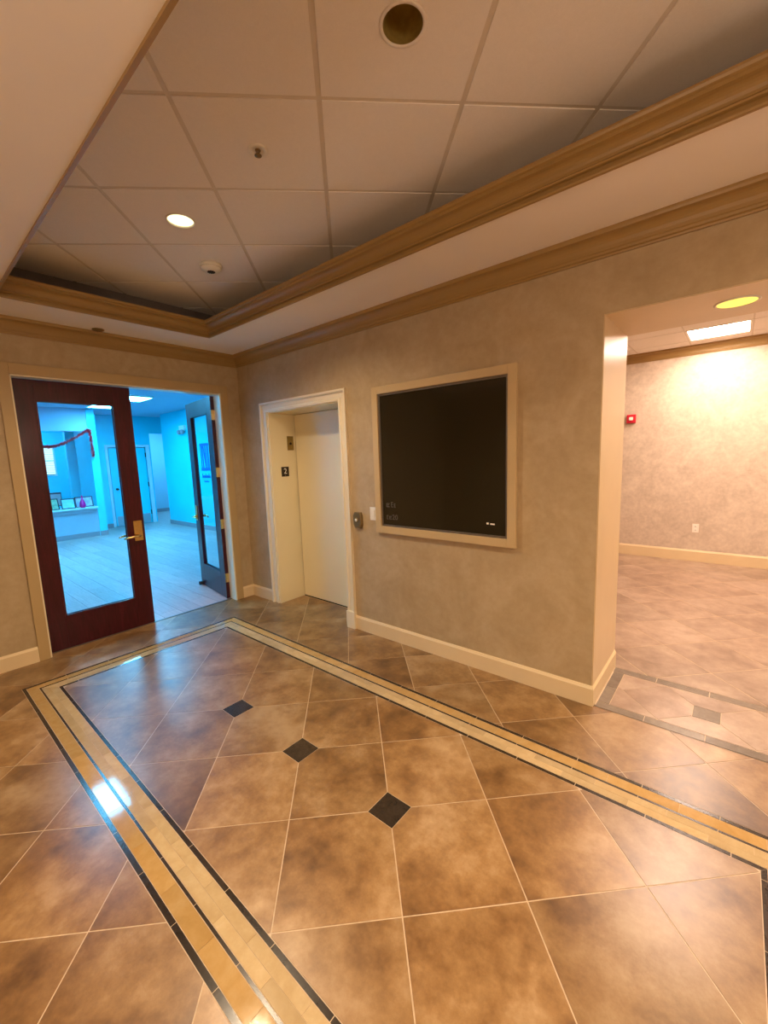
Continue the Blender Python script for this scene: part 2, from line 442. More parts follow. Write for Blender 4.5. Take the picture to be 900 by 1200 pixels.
g = 0.011
for i in range(-9, 10):
    for j in range(-9, 10):
        q = [(i, j), (i + 1, j), (i + 1, j + 1), (i, j + 1)]
        e = g / GP
        p = [gpt(G0, GP, i + e, j + e), gpt(G0, GP, i + 1 - e, j + e), gpt(G0, GP, i + 1 - e, j + 1 - e), gpt(G0, GP, i + e, j + 1 - e)]
        p = clip_rect(p, crect)
        if not p or area(p) < 0.003: continue
        cx = sum(v[0] for v in p) / len(p); cy = sum(v[1] for v in p) / len(p)
        hs = [h for h in HOLES if all((p[(k + 1) % len(p)][0] - p[k][0]) * (h[1] - p[k][1]) - (p[(k + 1) % len(p)][1] - p[k][1]) * (h[0] - p[k][0]) > 0 for k in range(len(p)))]
        m = plate_with_holes(p, hs, HT, HT + 0.018) if hs else MB().prism(p, HT, HT + 0.018)
        m.build('ceiling_tile', 'ceiling_board', tray, origin=(cx, cy, HT))
# inverted T bars between the tiles: one long runner per line, short cross bars joined to the runner beside them
for fam in (0, 1):
    for k in range(-9, 10):
        hw = 0.0118 / GP
        if fam == 0: p = [gpt(G0, GP, k - hw, -12), gpt(G0, GP, k + hw, -12), gpt(G0, GP, k + hw, 12), gpt(G0, GP, k - hw, 12)]
        else: p = [gpt(G0, GP, -12, k - hw), gpt(G0, GP, 12, k - hw), gpt(G0, GP, 12, k + hw), gpt(G0, GP, -12, k + hw)]
        p = clip_rect(p, crect)
        if p and area(p) > 0.002:
            MB().prism(p, HT + (0.0035 if fam == 0 else 0.0042), HT + 0.022).build('grid_runner', 'grid_bar', tray, origin=(sum(v[0] for v in p) / len(p), sum(v[1] for v in p) / len(p), HT))

# bright room ceiling: square tiles parallel to the walls
HR = 2.93
rc = MB().box((1.6, OT, HR + 0.03), (RX, RY, HR + 0.06)).build('ceiling', 'soffit_paint', kind='structure')
tag(rc, 'white tiled ceiling of the bright room through the opening', 'ceiling')
px0, py0 = 3.855, 3.455
for i in range(-4, 7):
    for j in range(-5, 3):
        if (i, j) in ((0, 0), (0, -3), (3, 0), (3, -3)): continue
        p = clip_rect([(px0 + 0.61 * i + 0.008, py0 + 0.61 * j + 0.008), (px0 + 0.61 * (i + 1) - 0.008, py0 + 0.61 * j + 0.008), (px0 + 0.61 * (i + 1) - 0.008, py0 + 0.61 * (j + 1) - 0.008), (px0 + 0.61 * i + 0.008, py0 + 0.61 * (j + 1) - 0.008)], (1.6, RX, OT, RY))
        if p and area(p) > 0.003:
            MB().prism(p, HR, HR + 0.018).build('ceiling_tile', 'ceiling_board', rc, origin=(sum(v[0] for v in p) / len(p), sum(v[1] for v in p) / len(p), HR))
for i in range(-4, 7):
    x = px0 + 0.61 * i
    if 1.6 < x < RX: MB().box((x - 0.009, OT, HR + 0.003), (x + 0.009, RY, HR + 0.022)).build('grid_runner', 'grid_bar', rc)
for j in range(-5, 3):
    y = py0 + 0.61 * j
    if OT < y < RY: MB().box((1.6, y - 0.009, HR + 0.0036), (RX, y + 0.009, HR + 0.022)).build('grid_runner', 'grid_bar', rc)

# ------------------------------------------------------------------ setting: mouldings
crown = [(0.0, H - 0.118), (0.010, H - 0.118), (0.012, H - 0.108), (0.022, H - 0.104), (0.024, H - 0.092), (0.030, H - 0.088)] + \
        [(0.030 + 0.050 * (1 - math.cos(a)), H - 0.088 + 0.062 * math.sin(a)) for a in [math.pi / 2 * k / 6 for k in range(1, 7)]] + \
        [(0.088, H - 0.024), (0.092, H - 0.012), (0.092, H), (0.0, H)]
# walk so the room lies to the left: along the right wall towards the corner, then down the back wall
b = MB().sweep([(X1, 0), (0, 0), (0, Y0)], [(d, z) for d, z in crown])
tag(b.build('trim_2', 'trim_paint', kind='structure'), 'tan crown moulding where the lobby walls meet the soffit', 'trim')
cor = [(0.0, -0.012), (0.015, -0.012), (0.017, -0.004), (0.015, 0.005), (0.005, 0.008), (0.005, 0.020), (0.018, 0.023), (0.022, 0.029), (0.018, 0.035), (0.015, 0.036)] + \
      [(0.015 + 0.038 * (1 - math.cos(a)), 0.036 + 0.044 * math.sin(a)) for a in [math.pi / 2 * k / 6 for k in range(1, 7)]] + \
      [(0.062, 0.082), (0.062, 0.096), (0.072, 0.100), (0.076, 0.110), (0.074, 0.120), (0.0, 0.120)]
cor = [(d, z + H) for d, z in cor]
b = MB().sweep([(TX0, TY0), (TX1, TY0), (TX1, TY1), (TX0, TY1)], cor, closed=True)
tag(b.build('trim_3', 'trim_paint', kind='structure'), 'tan cornice running around the edge of the tray ceiling', 'trim')
crown2 = [(d, z - H + HR) for d, z in crown]
b = MB().sweep([(RX, RY), (1.6, RY)], crown2)
tag(b.build('trim_4', 'trim_paint', kind='structure'), 'tan crown moulding on the far wall of the bright room', 'trim')
base = [(0, 0), (0.016, 0), (0.016, 0.112), (0.010, 0.122), (0.006, 0.130), (0, 0.130)]
CW = 0.095
EC0, EC1 = 0.425, 1.738
b = MB().sweep([(EC0, 0), (0, 0), (0, DY1 + 0.088)], base).sweep([(OX0, OT), (OX0, 0), (EC1, 0)], base)
tag(b.build('baseboard_right', 'base_paint', kind='structure'), 'cream baseboard along the tan wall, turning into the opening', 'baseboard')
b = MB().sweep([(0, DY2 - 0.075), (0, Y0)], base)
tag(b.build('baseboard_back', 'base_paint', kind='structure'), 'tan baseboard on the wall left of the dark red door', 'baseboard')
base2 = [(d, z * 1.22) for d, z in base]
b = MB().sweep([(RX, RY), (1.6, RY)], base2)
tag(b.build('baseboard_far', 'base_paint', kind='structure'), 'cream baseboard along the far wall of the bright room', 'baseboard')

# casing of the double doors: flat legs, head and door frame lining
b = MB()
b.bbox((0, DY2 - 0.075, 0), (0.018, DY2, DH + 0.085)).bbox((0, DY1, 0), (0.018, DY1 + 0.088, DH + 0.085)).bbox((0, DY2, DH), (0.018, DY1, DH + 0.085))
tag(b.build('trim_5', 'casing_tan', kind='structure'), 'flat tan casing around the double door opening', 'trim')
b = MB()
b.box((-WT, DY1 - 0.012, 0), (0.020, DY1 + 0.002, DH)).box((-WT, DY2 - 0.002, 0), (0.004, DY2 + 0.012, DH)).box((-WT, DY2, DH - 0.012), (0.004, DY1, DH + 0.002))
tag(b.build('trim_6', 'cream_paint', kind='structure'), 'cream painted frame lining inside the double door opening', 'trim')

# ------------------------------------------------------------------ setting: floors
fl = MB().box((-0.10, Y0, -0.05), (X1, 0.02, -0.0012)).box((EX0, 0.0, -0.05), (EX1, ED, -0.0012)).box((OX0, 0, -0.05), (OX1, OT, -0.0012)).box((1.6, OT - 0.01, -0.05), (RX, RY, -0.0012)).build('floor', 'grout', kind='structure')
tag(fl, 'polished brown stone tile floor laid diagonally with a cream and black border', 'floor')
TS = 0.458; Q0 = (3.287, -1.404)
BX0, BX1, BY0, BY1 = 0.472, 4.787, -2.263, -0.541      # outer edge of the border
BW = 0.202
RR = (2 ** -0.5, 2 ** -0.5); AA = (-2 ** -0.5, 2 ** -0.5)
hg = 0.0024 / TS
stuff_tiles = MB()


def put_tile(pieces, name='floor_tile', mat='stone_tile', jitter=True):
    pieces = [p for p in pieces if p and area(p) > 0.0004]
    if not pieces: return
    aa = [area(p) for p in pieces]
    cx = sum(sum(v[0] for v in p) / len(p) * a for p, a in zip(pieces, aa)) / sum(aa)
    cy = sum(sum(v[1] for v in p) / len(p) * a for p, a in zip(pieces, aa)) / sum(aa)
    m = MB() if (cx < 5.5 and cy > -3.1) else stuff_tiles
    for p in pieces: m.prism(p, -0.008, 0.0)
    if m is stuff_tiles: return
    o = m.build(name, mat, fl, origin=(cx, cy, 0))
    if jitter: o.rotation_euler = (random.uniform(-1, 1) * 0.0010, random.uniform(-1, 1) * 0.0010, 0)


def tile_quad(o, i, j, s=TS, h=hg):
    return [gpt(o, s, i + h, j + h, RR, AA), gpt(o, s, i + 1 - h, j + h, RR, AA), gpt(o, s, i + 1 - h, j + 1 - h, RR, AA), gpt(o, s, i + h, j + 1 - h, RR, AA)]


# panel inside the border; three small dark squares sit on tile corners
insets = [(0, 0), (-1, 1), (-2, 2)]
ih = 0.0705
inner = (BX0 + BW + 0.003, BX1 - BW - 0.003, BY0 + BW + 0.003, BY1 - BW - 0.003)
ic = [gpt(Q0, TS, i, j, RR, AA) for i, j in insets]
for i in range(-9, 9):
    for j in range(-9, 9):
        p = clip_rect(tile_quad(Q0, i, j), inner)
        if not p: continue
        mx = gpt(Q0, TS, i + 0.5, j + 0.5, RR, AA)
        for c in ic:                       # cut the corner off along the side of the dark square
            d = (mx[0] - c[0], mx[1] - c[1])
            if math.hypot(*d) < TS * 0.75:
                k = 0 if abs(d[0]) > abs(d[1]) else 1; sg = 1 if d[k] > 0 else -1
                nrm = [0, 0]; nrm[k] = -sg
                p = clip(p, nrm[0], nrm[1], nrm[0] * (c[0] + (sg * (ih + 0.003) if k == 0 else 0)) + nrm[1] * (c[1] + (sg * (ih + 0.003) if k == 1 else 0)))
        put_tile([p])
for c in ic:
    put_tile([[(c[0] - ih, c[1] - ih), (c[0] + ih, c[1] - ih), (c[0] + ih, c[1] + ih), (c[0] - ih, c[1] + ih)]], 'dark_inset_tile', 'dark_tile')

# field outside the border (one grid, its own offset), split into convex regions
QO = gpt(Q0, TS, 0.59, 0.17, RR, AA)
gp_ = 0.003
regs = [(-0.075, BX0 - gp_, Y0, 0.0), (BX1 + gp_, X1, Y0, 0.0), (BX0 - gp_, BX1 + gp_, BY1 + gp_, 0.0), (BX0 - gp_, BX1 + gp_, Y0, BY0 - gp_), (EX0 + 0.003, EX1, 0.0, ED - 0.012)]
for i in range(-16, 14):
    for j in range(-14, 14):
        q = tile_quad(QO, i, j)
        put_tile([clip_rect(q, r) for r in regs])
# bright room field
Q2 = gpt(Q0, TS, 0.24, 0.90, RR, AA)
for i in range(-4, 18):
    for j in range(-8, 14):
        put_tile([clip_rect(tile_quad(Q2, i, j, TS, 0.0036 / TS), (1.6, 6.6, 0.612, RY))], mat='stone_tile_lit')
# border: dark, ochre, dark, two cream rows, dark - mitred at the corners
rows = [(0.0, 0.020, 'dark_border_tile', 'dark_tile', 0.055), (0.0225, 0.0825, 'ochre_border_tile', 'ochre_tile', 0.206), (0.085, 0.096, 'dark_border_tile', 'dark_tile', 0.050),
        (0.0985, 0.139, 'cream_border_tile', 'cream_tile', 0.165), (0.1405, 0.181, 'cream_border_tile', 'cream_tile', 0.020), (0.1835, BW, 'dark_border_tile', 'dark_tile', 0.094)]
PT = 0.2935
cxm, cym = (BX0 + BX1) / 2, (BY0 + BY1) / 2
for a0, a1, nm, mt, ph in rows:
    for side in range(4):
        horizontal = side in (0, 1)
        L0, L1 = (BX0, BX1) if horizontal else (BY0, BY1)
        k0 = math.floor((L0 - ph) / PT) - 1
        for k in range(k0, k0 + 20):
            s0, s1 = ph + k * PT + (0.0016 if 'dark' in nm else 0.0007), ph + (k + 1) * PT - (0.0016 if 'dark' in nm else 0.0007)
            s0, s1 = max(s0, L0 + a0), min(s1, L1 - a0)
            if s1 - s0 < 0.008: continue
            if side == 0: p = [(s0, BY1 - a1), (s1, BY1 - a1), (s1, BY1 - a0), (s0, BY1 - a0)]
            elif side == 1: p = [(s0, BY0 + a0), (s1, BY0 + a0), (s1, BY0 + a1), (s0, BY0 + a1)]
            elif side == 2: p = [(BX0 + a0, s0), (BX0 + a1, s0), (BX0 + a1, s1), (BX0 + a0, s1)]
            else: p = [(BX1 - a1, s0), (BX1 - a0, s0), (BX1 - a0, s1), (BX1 - a1, s1)]
            r2 = 2 ** -0.5
            for (kx, ky) in ((BX0, BY0), (BX0, BY1), (BX1, BY0), (BX1, BY1)):      # 45 degree mitres
                sx = 1 if kx == BX0 else -1; sy = 1 if ky == BY0 else -1
                n = (sx * r2, -sy * r2) if not horizontal else (-sx * r2, sy * r2)
                if p: p = clip(p, n[0], n[1], n[0] * kx + n[1] * ky - 0.0008) if (abs(sum(v[0] for v in p) / len(p) - kx) < 0.6 and abs(sum(v[1] for v in p) / len(p) - ky) < 0.6) else p
            if p and area(p) > 0.00005:
                cx = sum(v[0] for v in p) / len(p); cy = sum(v[1] for v in p) / len(p)
                MB().prism(p, -0.008, 0.0).build(nm, mt, fl, origin=(cx, cy, 0))
# threshold strip in the wide opening
def bar(x0, x1, y0, y1, nm, mt): put_tile([[(x0, y0), (x1, y0), (x1, y1), (x0, y1)]], nm, mt)
x = 3.82
for k in range(6):
    x0, x1 = (3.822, 4.082) if k == 0 else (4.085 + (k - 1) * 0.2935, 4.0825 + k * 0.2935 - 0.003)
    bar(x0, x1, 0.006, 0.074, 'grey_strip_tile', 'grey_tile'); bar(x0 - 0.003, x1 - 0.003, 0.540, 0.608, 'grey_strip_tile', 'grey_tile')
bar(3.822, 3.886, 0.078, 0.30, 'grey_strip_tile', 'grey_tile'); bar(3.822, 3.886, 0.303, 0.536, 'grey_strip_tile', 'grey_tile')
D = 0.450; cy0 = 0.307; r_in = (3.890, OX1 - 0.01, 0.078, 0.536)
sq = [(4.370 + 0.9 * k, cy0) for k in range(2)]; sh = 0.066
for k in range(-2, 5):
    for (ox, oy) in ((0, 0), (0.5, 0.5), (0.5, -0.5)):
        c = (4.145 + D * (k + ox), cy0 + D * oy)
        e = D / 2 - 0.003
        p = clip_rect([(c[0] - e, c[1]), (c[0], c[1] - e), (c[0] + e, c[1]), (c[0], c[1] + e)], r_in)
        for s_ in sq:
            if p and abs(s_[0] - c[0]) < 0.3:
                if abs(c[1] - cy0) < 0.01:
                    p = clip(p, 1, 0, s_[0] - sh - 0.003) if c[0] < s_[0] else clip(p, -1, 0, -(s_[0] + sh + 0.003))
                elif abs(c[0] - s_[0]) < 0.05:
                    p = clip(p, 0, -1, -(s_[1] + sh + 0.003)) if c[1] > cy0 else clip(p, 0, 1, s_[1] - sh - 0.003)
        put_tile([p], mat='stone_tile_lit')
for s_ in sq: bar(s_[0] - sh, s_[0] + sh, s_[1] - sh, s_[1] + sh, 'grey_inset_tile', 'grey_tile')
if stuff_tiles.v: stuff_tiles.build('floor_tile', 'stone_tile', fl, kind='stuff')

# ------------------------------------------------------------------ double doors
LW = 0.872; LT = 0.045


def door_leaf(name, loc, rz, flip, label):
    """leaf hinged at its origin; local +x runs along the leaf, local -y is the face towards the lobby when flip = 1"""
    t = thing(name, loc, label, 'door', rz, kind='structure')
    st, tr, br, hh = 0.146, 0.165, 0.297, DH - 0.016
    y0, y1 = -LT / 2, LT / 2
    for nm, a, c in (('stile', (0, 0.008), (st, hh)), ('stile', (LW - st, 0.008), (LW, hh)), ('top_rail', (st, hh - tr), (LW - st, hh)), ('bottom_rail', (st, 0.008), (LW - st, br))):
        MB().bbox((a[0], y0, a[1]), (c[0], y1, c[1]), 0.002).build(nm, 'mahogany', t, origin=(a[0], 0, a[1]))
    MB().box((st - 0.006, -0.004, br - 0.006), (LW - st + 0.006, 0.004, hh - tr + 0.006)).build('glass_pane', 'glass', t)
    bd = MB()
    for yy in (y0 - 0.002, y1 - 0.010):
        bd.box((st, yy, br), (st + 0.012, yy + 0.012, hh - tr)).box((LW - st - 0.012, yy, br), (LW - st, yy + 0.012, hh - tr)).box((st + 0.012, yy, br), (LW - st - 0.012, yy + 0.012, br + 0.012)).box((st + 0.012, yy, hh - tr - 0.012), (LW - st - 0.012, yy + 0.012, hh - tr))
    bd.build('glazing_bead', 'mahogany', t)
    xh = LW - 0.062
    for sg in (-1, 1):
        yb = sg * LT / 2
        pl = MB().bbox((xh - 0.038, yb, 0.872), (xh + 0.038, yb + sg * 0.010, 1.072), 0.003).build('handle_plate', 'brass', t, label='brass handle plate with lever')
        m = MB().lathe([(0.020, 0), (0.020, 0.022), (0.012, 0.026), (0.011, 0.055)], axis='y', o=(xh, yb if sg > 0 else yb - 0.055, 0.925), n=20)
        m.tube([(xh, yb + sg * 0.055, 0.925), (xh - 0.05, yb + sg * 0.060, 0.925), (xh - 0.10, yb + sg * 0.056, 0.921), (xh - 0.145, yb + sg * 0.046, 0.913)], [0.012, 0.011, 0.010, 0.007])
        m.build('lever', 'brass', pl)
    for z in (0.255, 0.90, 1.50, 2.14):
        hb = MB().lathe([(0.008, z - 0.058), (0.008, z + 0.058)], o=(-0.008, flip * (LT / 2 + 0.006), 0), n=14)
        hb.box((-0.002, y0 + 0.004, z - 0.055), (0.0, y1, z + 0.055))
        hb.box((-0.022, flip * (LT / 2 + 0.001), z - 0.055), (-0.010, flip * (LT / 2 + 0.004), z + 0.055))
        hb.build('hinge', 'brass', t)
    return t


# closed leaf: hinge on the left jamb, leaf runs towards +y
door_leaf('door_1', (-0.080 - LT / 2, DY2 + 0.010, 0), math.pi / 2, 1, 'closed dark red glazed door on the left, brass lever handle at its right edge')
# open leaf: hinge on the right jamb, swung into the blue room
ang = math.atan2(0.125, -0.862)
d2 = door_leaf('door_2', (-0.118, DY1 - 0.030, 0), ang, -1, 'open dark red glazed door swung back into the blue lit room')
MB().bbox((LW - 0.075, 0.022, 0.010), (LW - 0.035, 0.075, 0.055), 0.006).build('door_stop', 'rubber', d2, label='black rubber foot of the door holder')

# ------------------------------------------------------------------ elevator
ec = MB()
prof = [(0, 0), (0.030, 0), (0.030, 0.016), (0.022, 0.026), (0.012, 0.028), (0.010, 0.040), (0.012, 0.060), (0.010, 0.072), (0.018, 0.078), (0.018, 0.100), (0.0, 0.100)]


def casing_leg(m, xin, sgn, ztop):
    """stepped casing: the profile runs from the outer edge to the opening; mitred at the top"""
    n = len(prof); vs = []
    for z_of in (0, 1):
        for d, w in prof:
            x = xin + sgn * (0.100 - w); z = 0.0 if z_of == 0 else ztop + (0.100 - w)
            vs.append((x, -d, z))
    m.add(vs, [tuple(range(n)), tuple(range(n, 2 * n))[::-1]] + [(k, (k + 1) % n, n + (k + 1) % n, n + k) for k in range(n)])


EI0, EI1 = EX0 - 0.020, EX1
casing_leg(ec, EI0, -1, EH + 0.005); casing_leg(ec, EI1, 1, EH + 0.005)
n = len(prof); vs = []
for xs, sg in ((EI0, -1), (EI1, 1)):
    for d, w in prof: vs.append((xs + sg * (0.100 - w), -d, EH + 0.005 + (0.100 - w)))
ec.add(vs, [tuple(range(n)), tuple(range(n, 2 * n))[::-1]] + [(k, (k + 1) % n, n + (k + 1) % n, n + k) for k in range(n)])
ec.bbox((EI1 - 0.002, -0.036, 0), (EI1 + 0.104, 0.0, 0.165), 0.003)
tag(ec.build('trim_7', 'cream_paint', kind='structure'), 'stepped cream casing around the elevator entrance', 'trim')
ej = MB()
ej.box((EX0 - 0.020, -0.006, 0), (EX0 + 0.004, ED + 0.05, EH)).box((EX1 - 0.004, -0.006, 0), (EX1 + 0.002, ED + 0.05, EH)).box((EX0, -0.006, EH - 0.006), (EX1, ED + 0.05, EH + 0.004))
tag(ej.build('trim_8', 'elevator_cream', kind='structure'), 'smooth cream metal lining of the elevator recess', 'trim')
ed = thing('door_3', (0, 0, 0), 'plain cream sliding elevator door at the back of its recess', 'door', kind='structure')
m = MB(); nx = 24
xa, xb, za, zb = EX0 + 0.013, EX1 - 0.004, 0.012, EH - 0.010
vs = []
for z in (za, zb):
    for k in range(nx + 1):
        x = xa + (xb - xa) * k / nx
        vs.append((x, ED + 0.003 * math.sin(5.2 * k / nx + 0.7) * math.sin(math.pi * k / nx), z))
m.add(vs, [(k, k + 1, nx + 2 + k, nx + 1 + k) for k in range(nx)], True)
m.box((xa, ED + 0.006, za), (xb, ED + 0.035, zb))
m.build('door_panel', 'elevator_cream', ed)
MB().box((EX0 + 0.004, ED + 0.010, 0), (EX0 + 0.013, ED + 0.04, EH - 0.006)).box((EX0 + 0.004, ED + 0.006, 0.0), (EX1 - 0.004, ED + 0.04, 0.012)).build('door_gap', 'dark_gap', ed)

# plates on the left jamb of the recess (face at x = EX0 + 0.004)
XJ = EX0 + 0.004
t = thing('key_switch', (XJ, 0.262, 1.797), 'small brass key switch plate high inside the elevator recess', 'switch')
MB().bbox((0, -0.042, -0.078), (0.006, 0.042, 0.078), 0.002).build('plate', 'dull_brass', t)
MB().lathe([(0.014, 0.006), (0.014, 0.012), (0.010, 0.014)], axis='x', n=18, o=(0, 0.0, -0.004)).build('keyhole', 'dark_bronze', t)
for zz in (-0.06, 0.06): MB().lathe([(0.005, 0.006), (0.004, 0.008)], axis='x', n=10, o=(0, 0, zz)).build('screw', 'dull_brass', t)
t = thing('floor_number_sign', (XJ, 0.168, 1.483), 'dark square floor plate with a white numeral two inside the elevator recess', 'sign')
MB().bbox((0, -0.050, -0.054), (0.005, 0.050, 0.054), 0.002).build('plate', 'dark_bronze', t)
glyph('2', 0.085, 0.001, 'letter_white', t, (0.006, 0.0, 0.004), (math.pi / 2, 0, math.pi / 2), 'numeral')
glyph(':.', 0.02, 0.0006, 'letter_white', t, (0.006, 0.0, -0.038), (math.pi / 2, 0, math.pi / 2), 'braille')

# call station on the wall
t = thing('elevator_call_button', (1.824, 0, 1.052), 'bronze oval elevator call plate with one white button beside the casing', 'button')
outline = [(-0.036, -0.072), (0.036, -0.072), (0.048, -0.045), (0.050, 0.0), (0.048, 0.045), (0.036, 0.072), (-0.036, 0.072), (-0.048, 0.045), (-0.050, 0.0), (-0.048, -0.045)]
m = MB(); n = len(outline); vs = []
for sc_, d in ((1.0, 0.0), (1.0, -0.020), (0.9, -0.028)):
    vs += [(x * sc_, d, z * sc_) for x, z in outline]
m.add(vs, [tuple(range(n)), tuple(range(2 * n, 3 * n))[::-1]] + [(r * n + k, r * n + (k + 1) % n, (r + 1) * n + (k + 1) % n, (r + 1) * n + k) for r in (0, 1) for k in range(n)])
m.build('plate', 'bronze', t)
MB().lathe([(0.022, -0.028), (0.021, -0.033), (0.016, -0.034)][::-1], axis='y', n=24, o=(-0.006, 0, 0.002)).build('button_ring', 'dull_brass', t)
MB().lathe([(0.013, -0.028), (0.013, -0.036), (0.010, -0.038)][::-1], axis='y', n=20, o=(-0.006, 0, 0.002)).build('button', 'letter_white', t, label='round white push button')

t = thing('wall_switch', (2.001, 0, 1.120), 'small white wall switch plate left of the black display board', 'switch')
MB().bbox((-0.035, -0.006, -0.058), (0.035, 0, 0.058), 0.003).build('plate', 'white_plastic', t)
MB().bbox((-0.017, -0.010, -0.034), (0.017, -0.005, 0.034), 0.002).build('rocker', 'white_plastic', t)

# ------------------------------------------------------------------ display board
t = thing('display_board', (2.678, 0, 1.574), 'large black glossy directory board in a flat tan frame on the wall', 'board')
w, h, fw = 0.626, 0.610, 0.060
for nm, a, c in (('frame_side', (-w, -h), (-w + fw, h)), ('frame_side', (w - fw, -h), (w, h)), ('frame_rail', (-w + fw, h - fw), (w - fw, h)), ('frame_rail', (-w + fw, -h), (w - fw, -h + fw))):
    MB().bbox((a[0], -0.030, a[1]), (c[0], 0, c[1]), 0.003).build(nm, 'frame_tan', t)
wi, hi = w - fw, h - fw
MB().box((-wi, -0.010, -hi), (wi, 0, hi)).build('board', 'black_board', t)
tr_ = MB()
for a, c in (((-wi, -hi), (-wi + 0.016, hi)), ((wi - 0.016, -hi), (wi, hi)), ((-wi + 0.016, hi - 0.016), (wi - 0.016, hi)), ((-wi + 0.016, -hi), (wi - 0.016, -hi + 0.016))):
    tr_.bbox((a[0], -0.018, a[1]), (c[0], -0.008, c[1]), 0.003)
tr_.build('inner_trim', 'board_trim', t)
for zz, row in ((-0.385, [(0.0, 0.034, 0.034), (0.052, 0.020, 0.044), (0.082, 0.016, 0.034)]), (-0.490, [(0.0, 0.018, 0.036), (0.026, 0.026, 0.030)])):
    m = MB()
    for (dx, ww, hh_) in row:
        x0 = -0.515 + dx
        m.box((x0, -0.013, zz), (x0 + ww, -0.009, zz + 0.008)).box((x0, -0.013, zz + hh_ * 0.45), (x0 + ww * 0.8, -0.009, zz + hh_ * 0.45 + 0.006)).box((x0, -0.013, zz), (x0 + 0.006, -0.009, zz + hh_))
        m.box((x0 + ww * 0.3, -0.013, zz + hh_ - 0.006), (x0 + ww, -0.009, zz + hh_))
    m.build('lettering', 'letter_grey', t, label='worn grey lettering, no longer readable')
glyph('20', 0.062, 0.001, 'letter_grey', t, (-0.425, -0.0115, -0.470), (math.pi / 2, 0, 0), 'lettering')
MB().box((0.407, -0.013, -0.460), (0.423, -0.009, -0.447)).box((0.436, -0.013, -0.461), (0.468, -0.009, -0.451)).build('white_mark', 'letter_white', t, label='two tiny white marks low on the right')

# ------------------------------------------------------------------ ceiling fixtures
for k, (dx, dy) in enumerate(TRAY_DOWNLIGHTS):
    t = thing('recessed_downlight', (dx, dy, HT), 'lit round recessed downlight in the diagonal tile ceiling' if k == 0 else 'added fill downlight, unseen above and behind the camera', 'light')
    MB().lathe([(0.078, 0.02), (0.086, 0.0), (0.086, -0.004), (0.076, -0.004), (0.074, 0.006), (0.074, 0.02)], cap=False).build('trim_ring', 'white_plastic', t)
    MB().lathe([(0.074, 0.006), (0.0005, 0.006)], cap=False).build('lens', 'lamp_yellow', t)
for dx, dy, wl in ((6.60, -2.10, 'added fill downlight in the soffit behind the camera'), (4.60, -3.40, 'added fill downlight in the soffit left of the camera, out of view'), (2.60, -3.60, 'added fill downlight in the soffit by the left wall, out of view')):
    t = thing('recessed_downlight', (dx, dy, H), wl, 'light')
    MB().lathe([(0.086, 0.0), (0.086, -0.004), (0.076, -0.004), (0.074, -0.001)], cap=False).build('trim_ring', 'white_plastic', t)
    MB().lathe([(0.075, -0.002), (0.0005, -0.002)], cap=False).build('lens', 'lamp_yellow', t)
t = thing('recessed_downlight', (3.442, -1.360, HT), 'unlit round recessed downlight with dark brass reflector near the top of the picture', 'light')
MB().lathe([(0.072, 0.02), (0.084, 0.0), (0.083, -0.003), (0.071, -0.002), (0.070, 0.004), (0.070, 0.02)], cap=False).build('trim_ring', 'ceiling_board', t)
MB().lathe([(0.070, 0.0), (0.067, 0.03), (0.062, 0.08), (0.050, 0.12), (0.0005, 0.122)], cap=False, n=40).build('reflector', 'can_brass', t)
MB().lathe([(0.016, 0.122), (0.016, 0.095), (0.011, 0.090), (0.011, 0.075)], n=16).tube([(0.014, 0.0, 0.118), (0.014, 0.0, 0.070)], 0.006).tube([(-0.014, 0.004, 0.118), (-0.014, 0.004, 0.078)], 0.006).build('socket', 'dark_bronze', t)
t = thing('head_downlight', (4.370, 0.295, OH - 0.006), 'yellow lit round downlight under the head of the wide opening', 'light')
MB().lathe([(0.098, 0.0), (0.098, -0.003), (0.086, -0.006), (0.084, -0.001)], cap=False).build('trim_ring', 'white_plastic', t)
MB().lathe([(0.085, -0.003), (0.0005, -0.003)], cap=False).build('lens', 'lamp_head', t)

t = thing('sprinkler_head', (2.562, -1.362, HT), 'small brown sprinkler head in a white ring on the tile ceiling', 'sprinkler')
MB().lathe([(0.048, 0.002), (0.048, -0.003), (0.040, -0.007), (0.026, -0.004), (0.024, 0.002)], cap=False).build('escutcheon', 'white_plastic', t)
m = MB().lathe([(0.025, 0.012), (0.025, 0.006), (0.014, 0.0), (0.010, -0.008)], n=20)
for sg in (-1, 1): m.tube([(sg * 0.010, 0, -0.002), (sg * 0.016, 0, -0.012), (sg * 0.006, 0, -0.022)], 0.004, 8)
m.build('body', 'bronze', t)
MB().lathe([(0.004, -0.020), (0.017, -0.023), (0.017, -0.025), (0.004, -0.026)], n=16).build('deflector', 'bronze', t)
t = thing('smoke_detector', (1.263, -0.923, HT), 'round white smoke detector on the ceiling past the lit downlight', 'detector')
MB().lathe([(0.082, 0.0), (0.082, -0.014), (0.076, -0.018)], n=36).build('base', 'white_plastic', t)
MB().lathe([(0.074, -0.018), (0.072, -0.030), (0.058, -0.042), (0.030, -0.046)], n=36).build('cover', 'white_plastic', t)
m = MB()
for k in range(10):
    a = 2 * math.pi * k / 10; m.box((0.024 * math.cos(a) - 0.004, 0.024 * math.sin(a) - 0.004, -0.050), (0.024 * math.cos(a) + 0.004, 0.024 * math.sin(a) + 0.004, -0.044))
m.lathe([(0.020, -0.044), (0.018, -0.052)], n=16)
m.build('sensor_grille', 'dark_bronze', t)
t = thing('concealed_sprinkler', (0.150, -1.385, H), 'flat concealed sprinkler cap on the soffit above the double doors', 'sprinkler')
MB().lathe([(0.046, 0.0), (0.046, -0.005), (0.036, -0.010), (0.0005, -0.011)], n=28).build('cap', 'bronze', t)


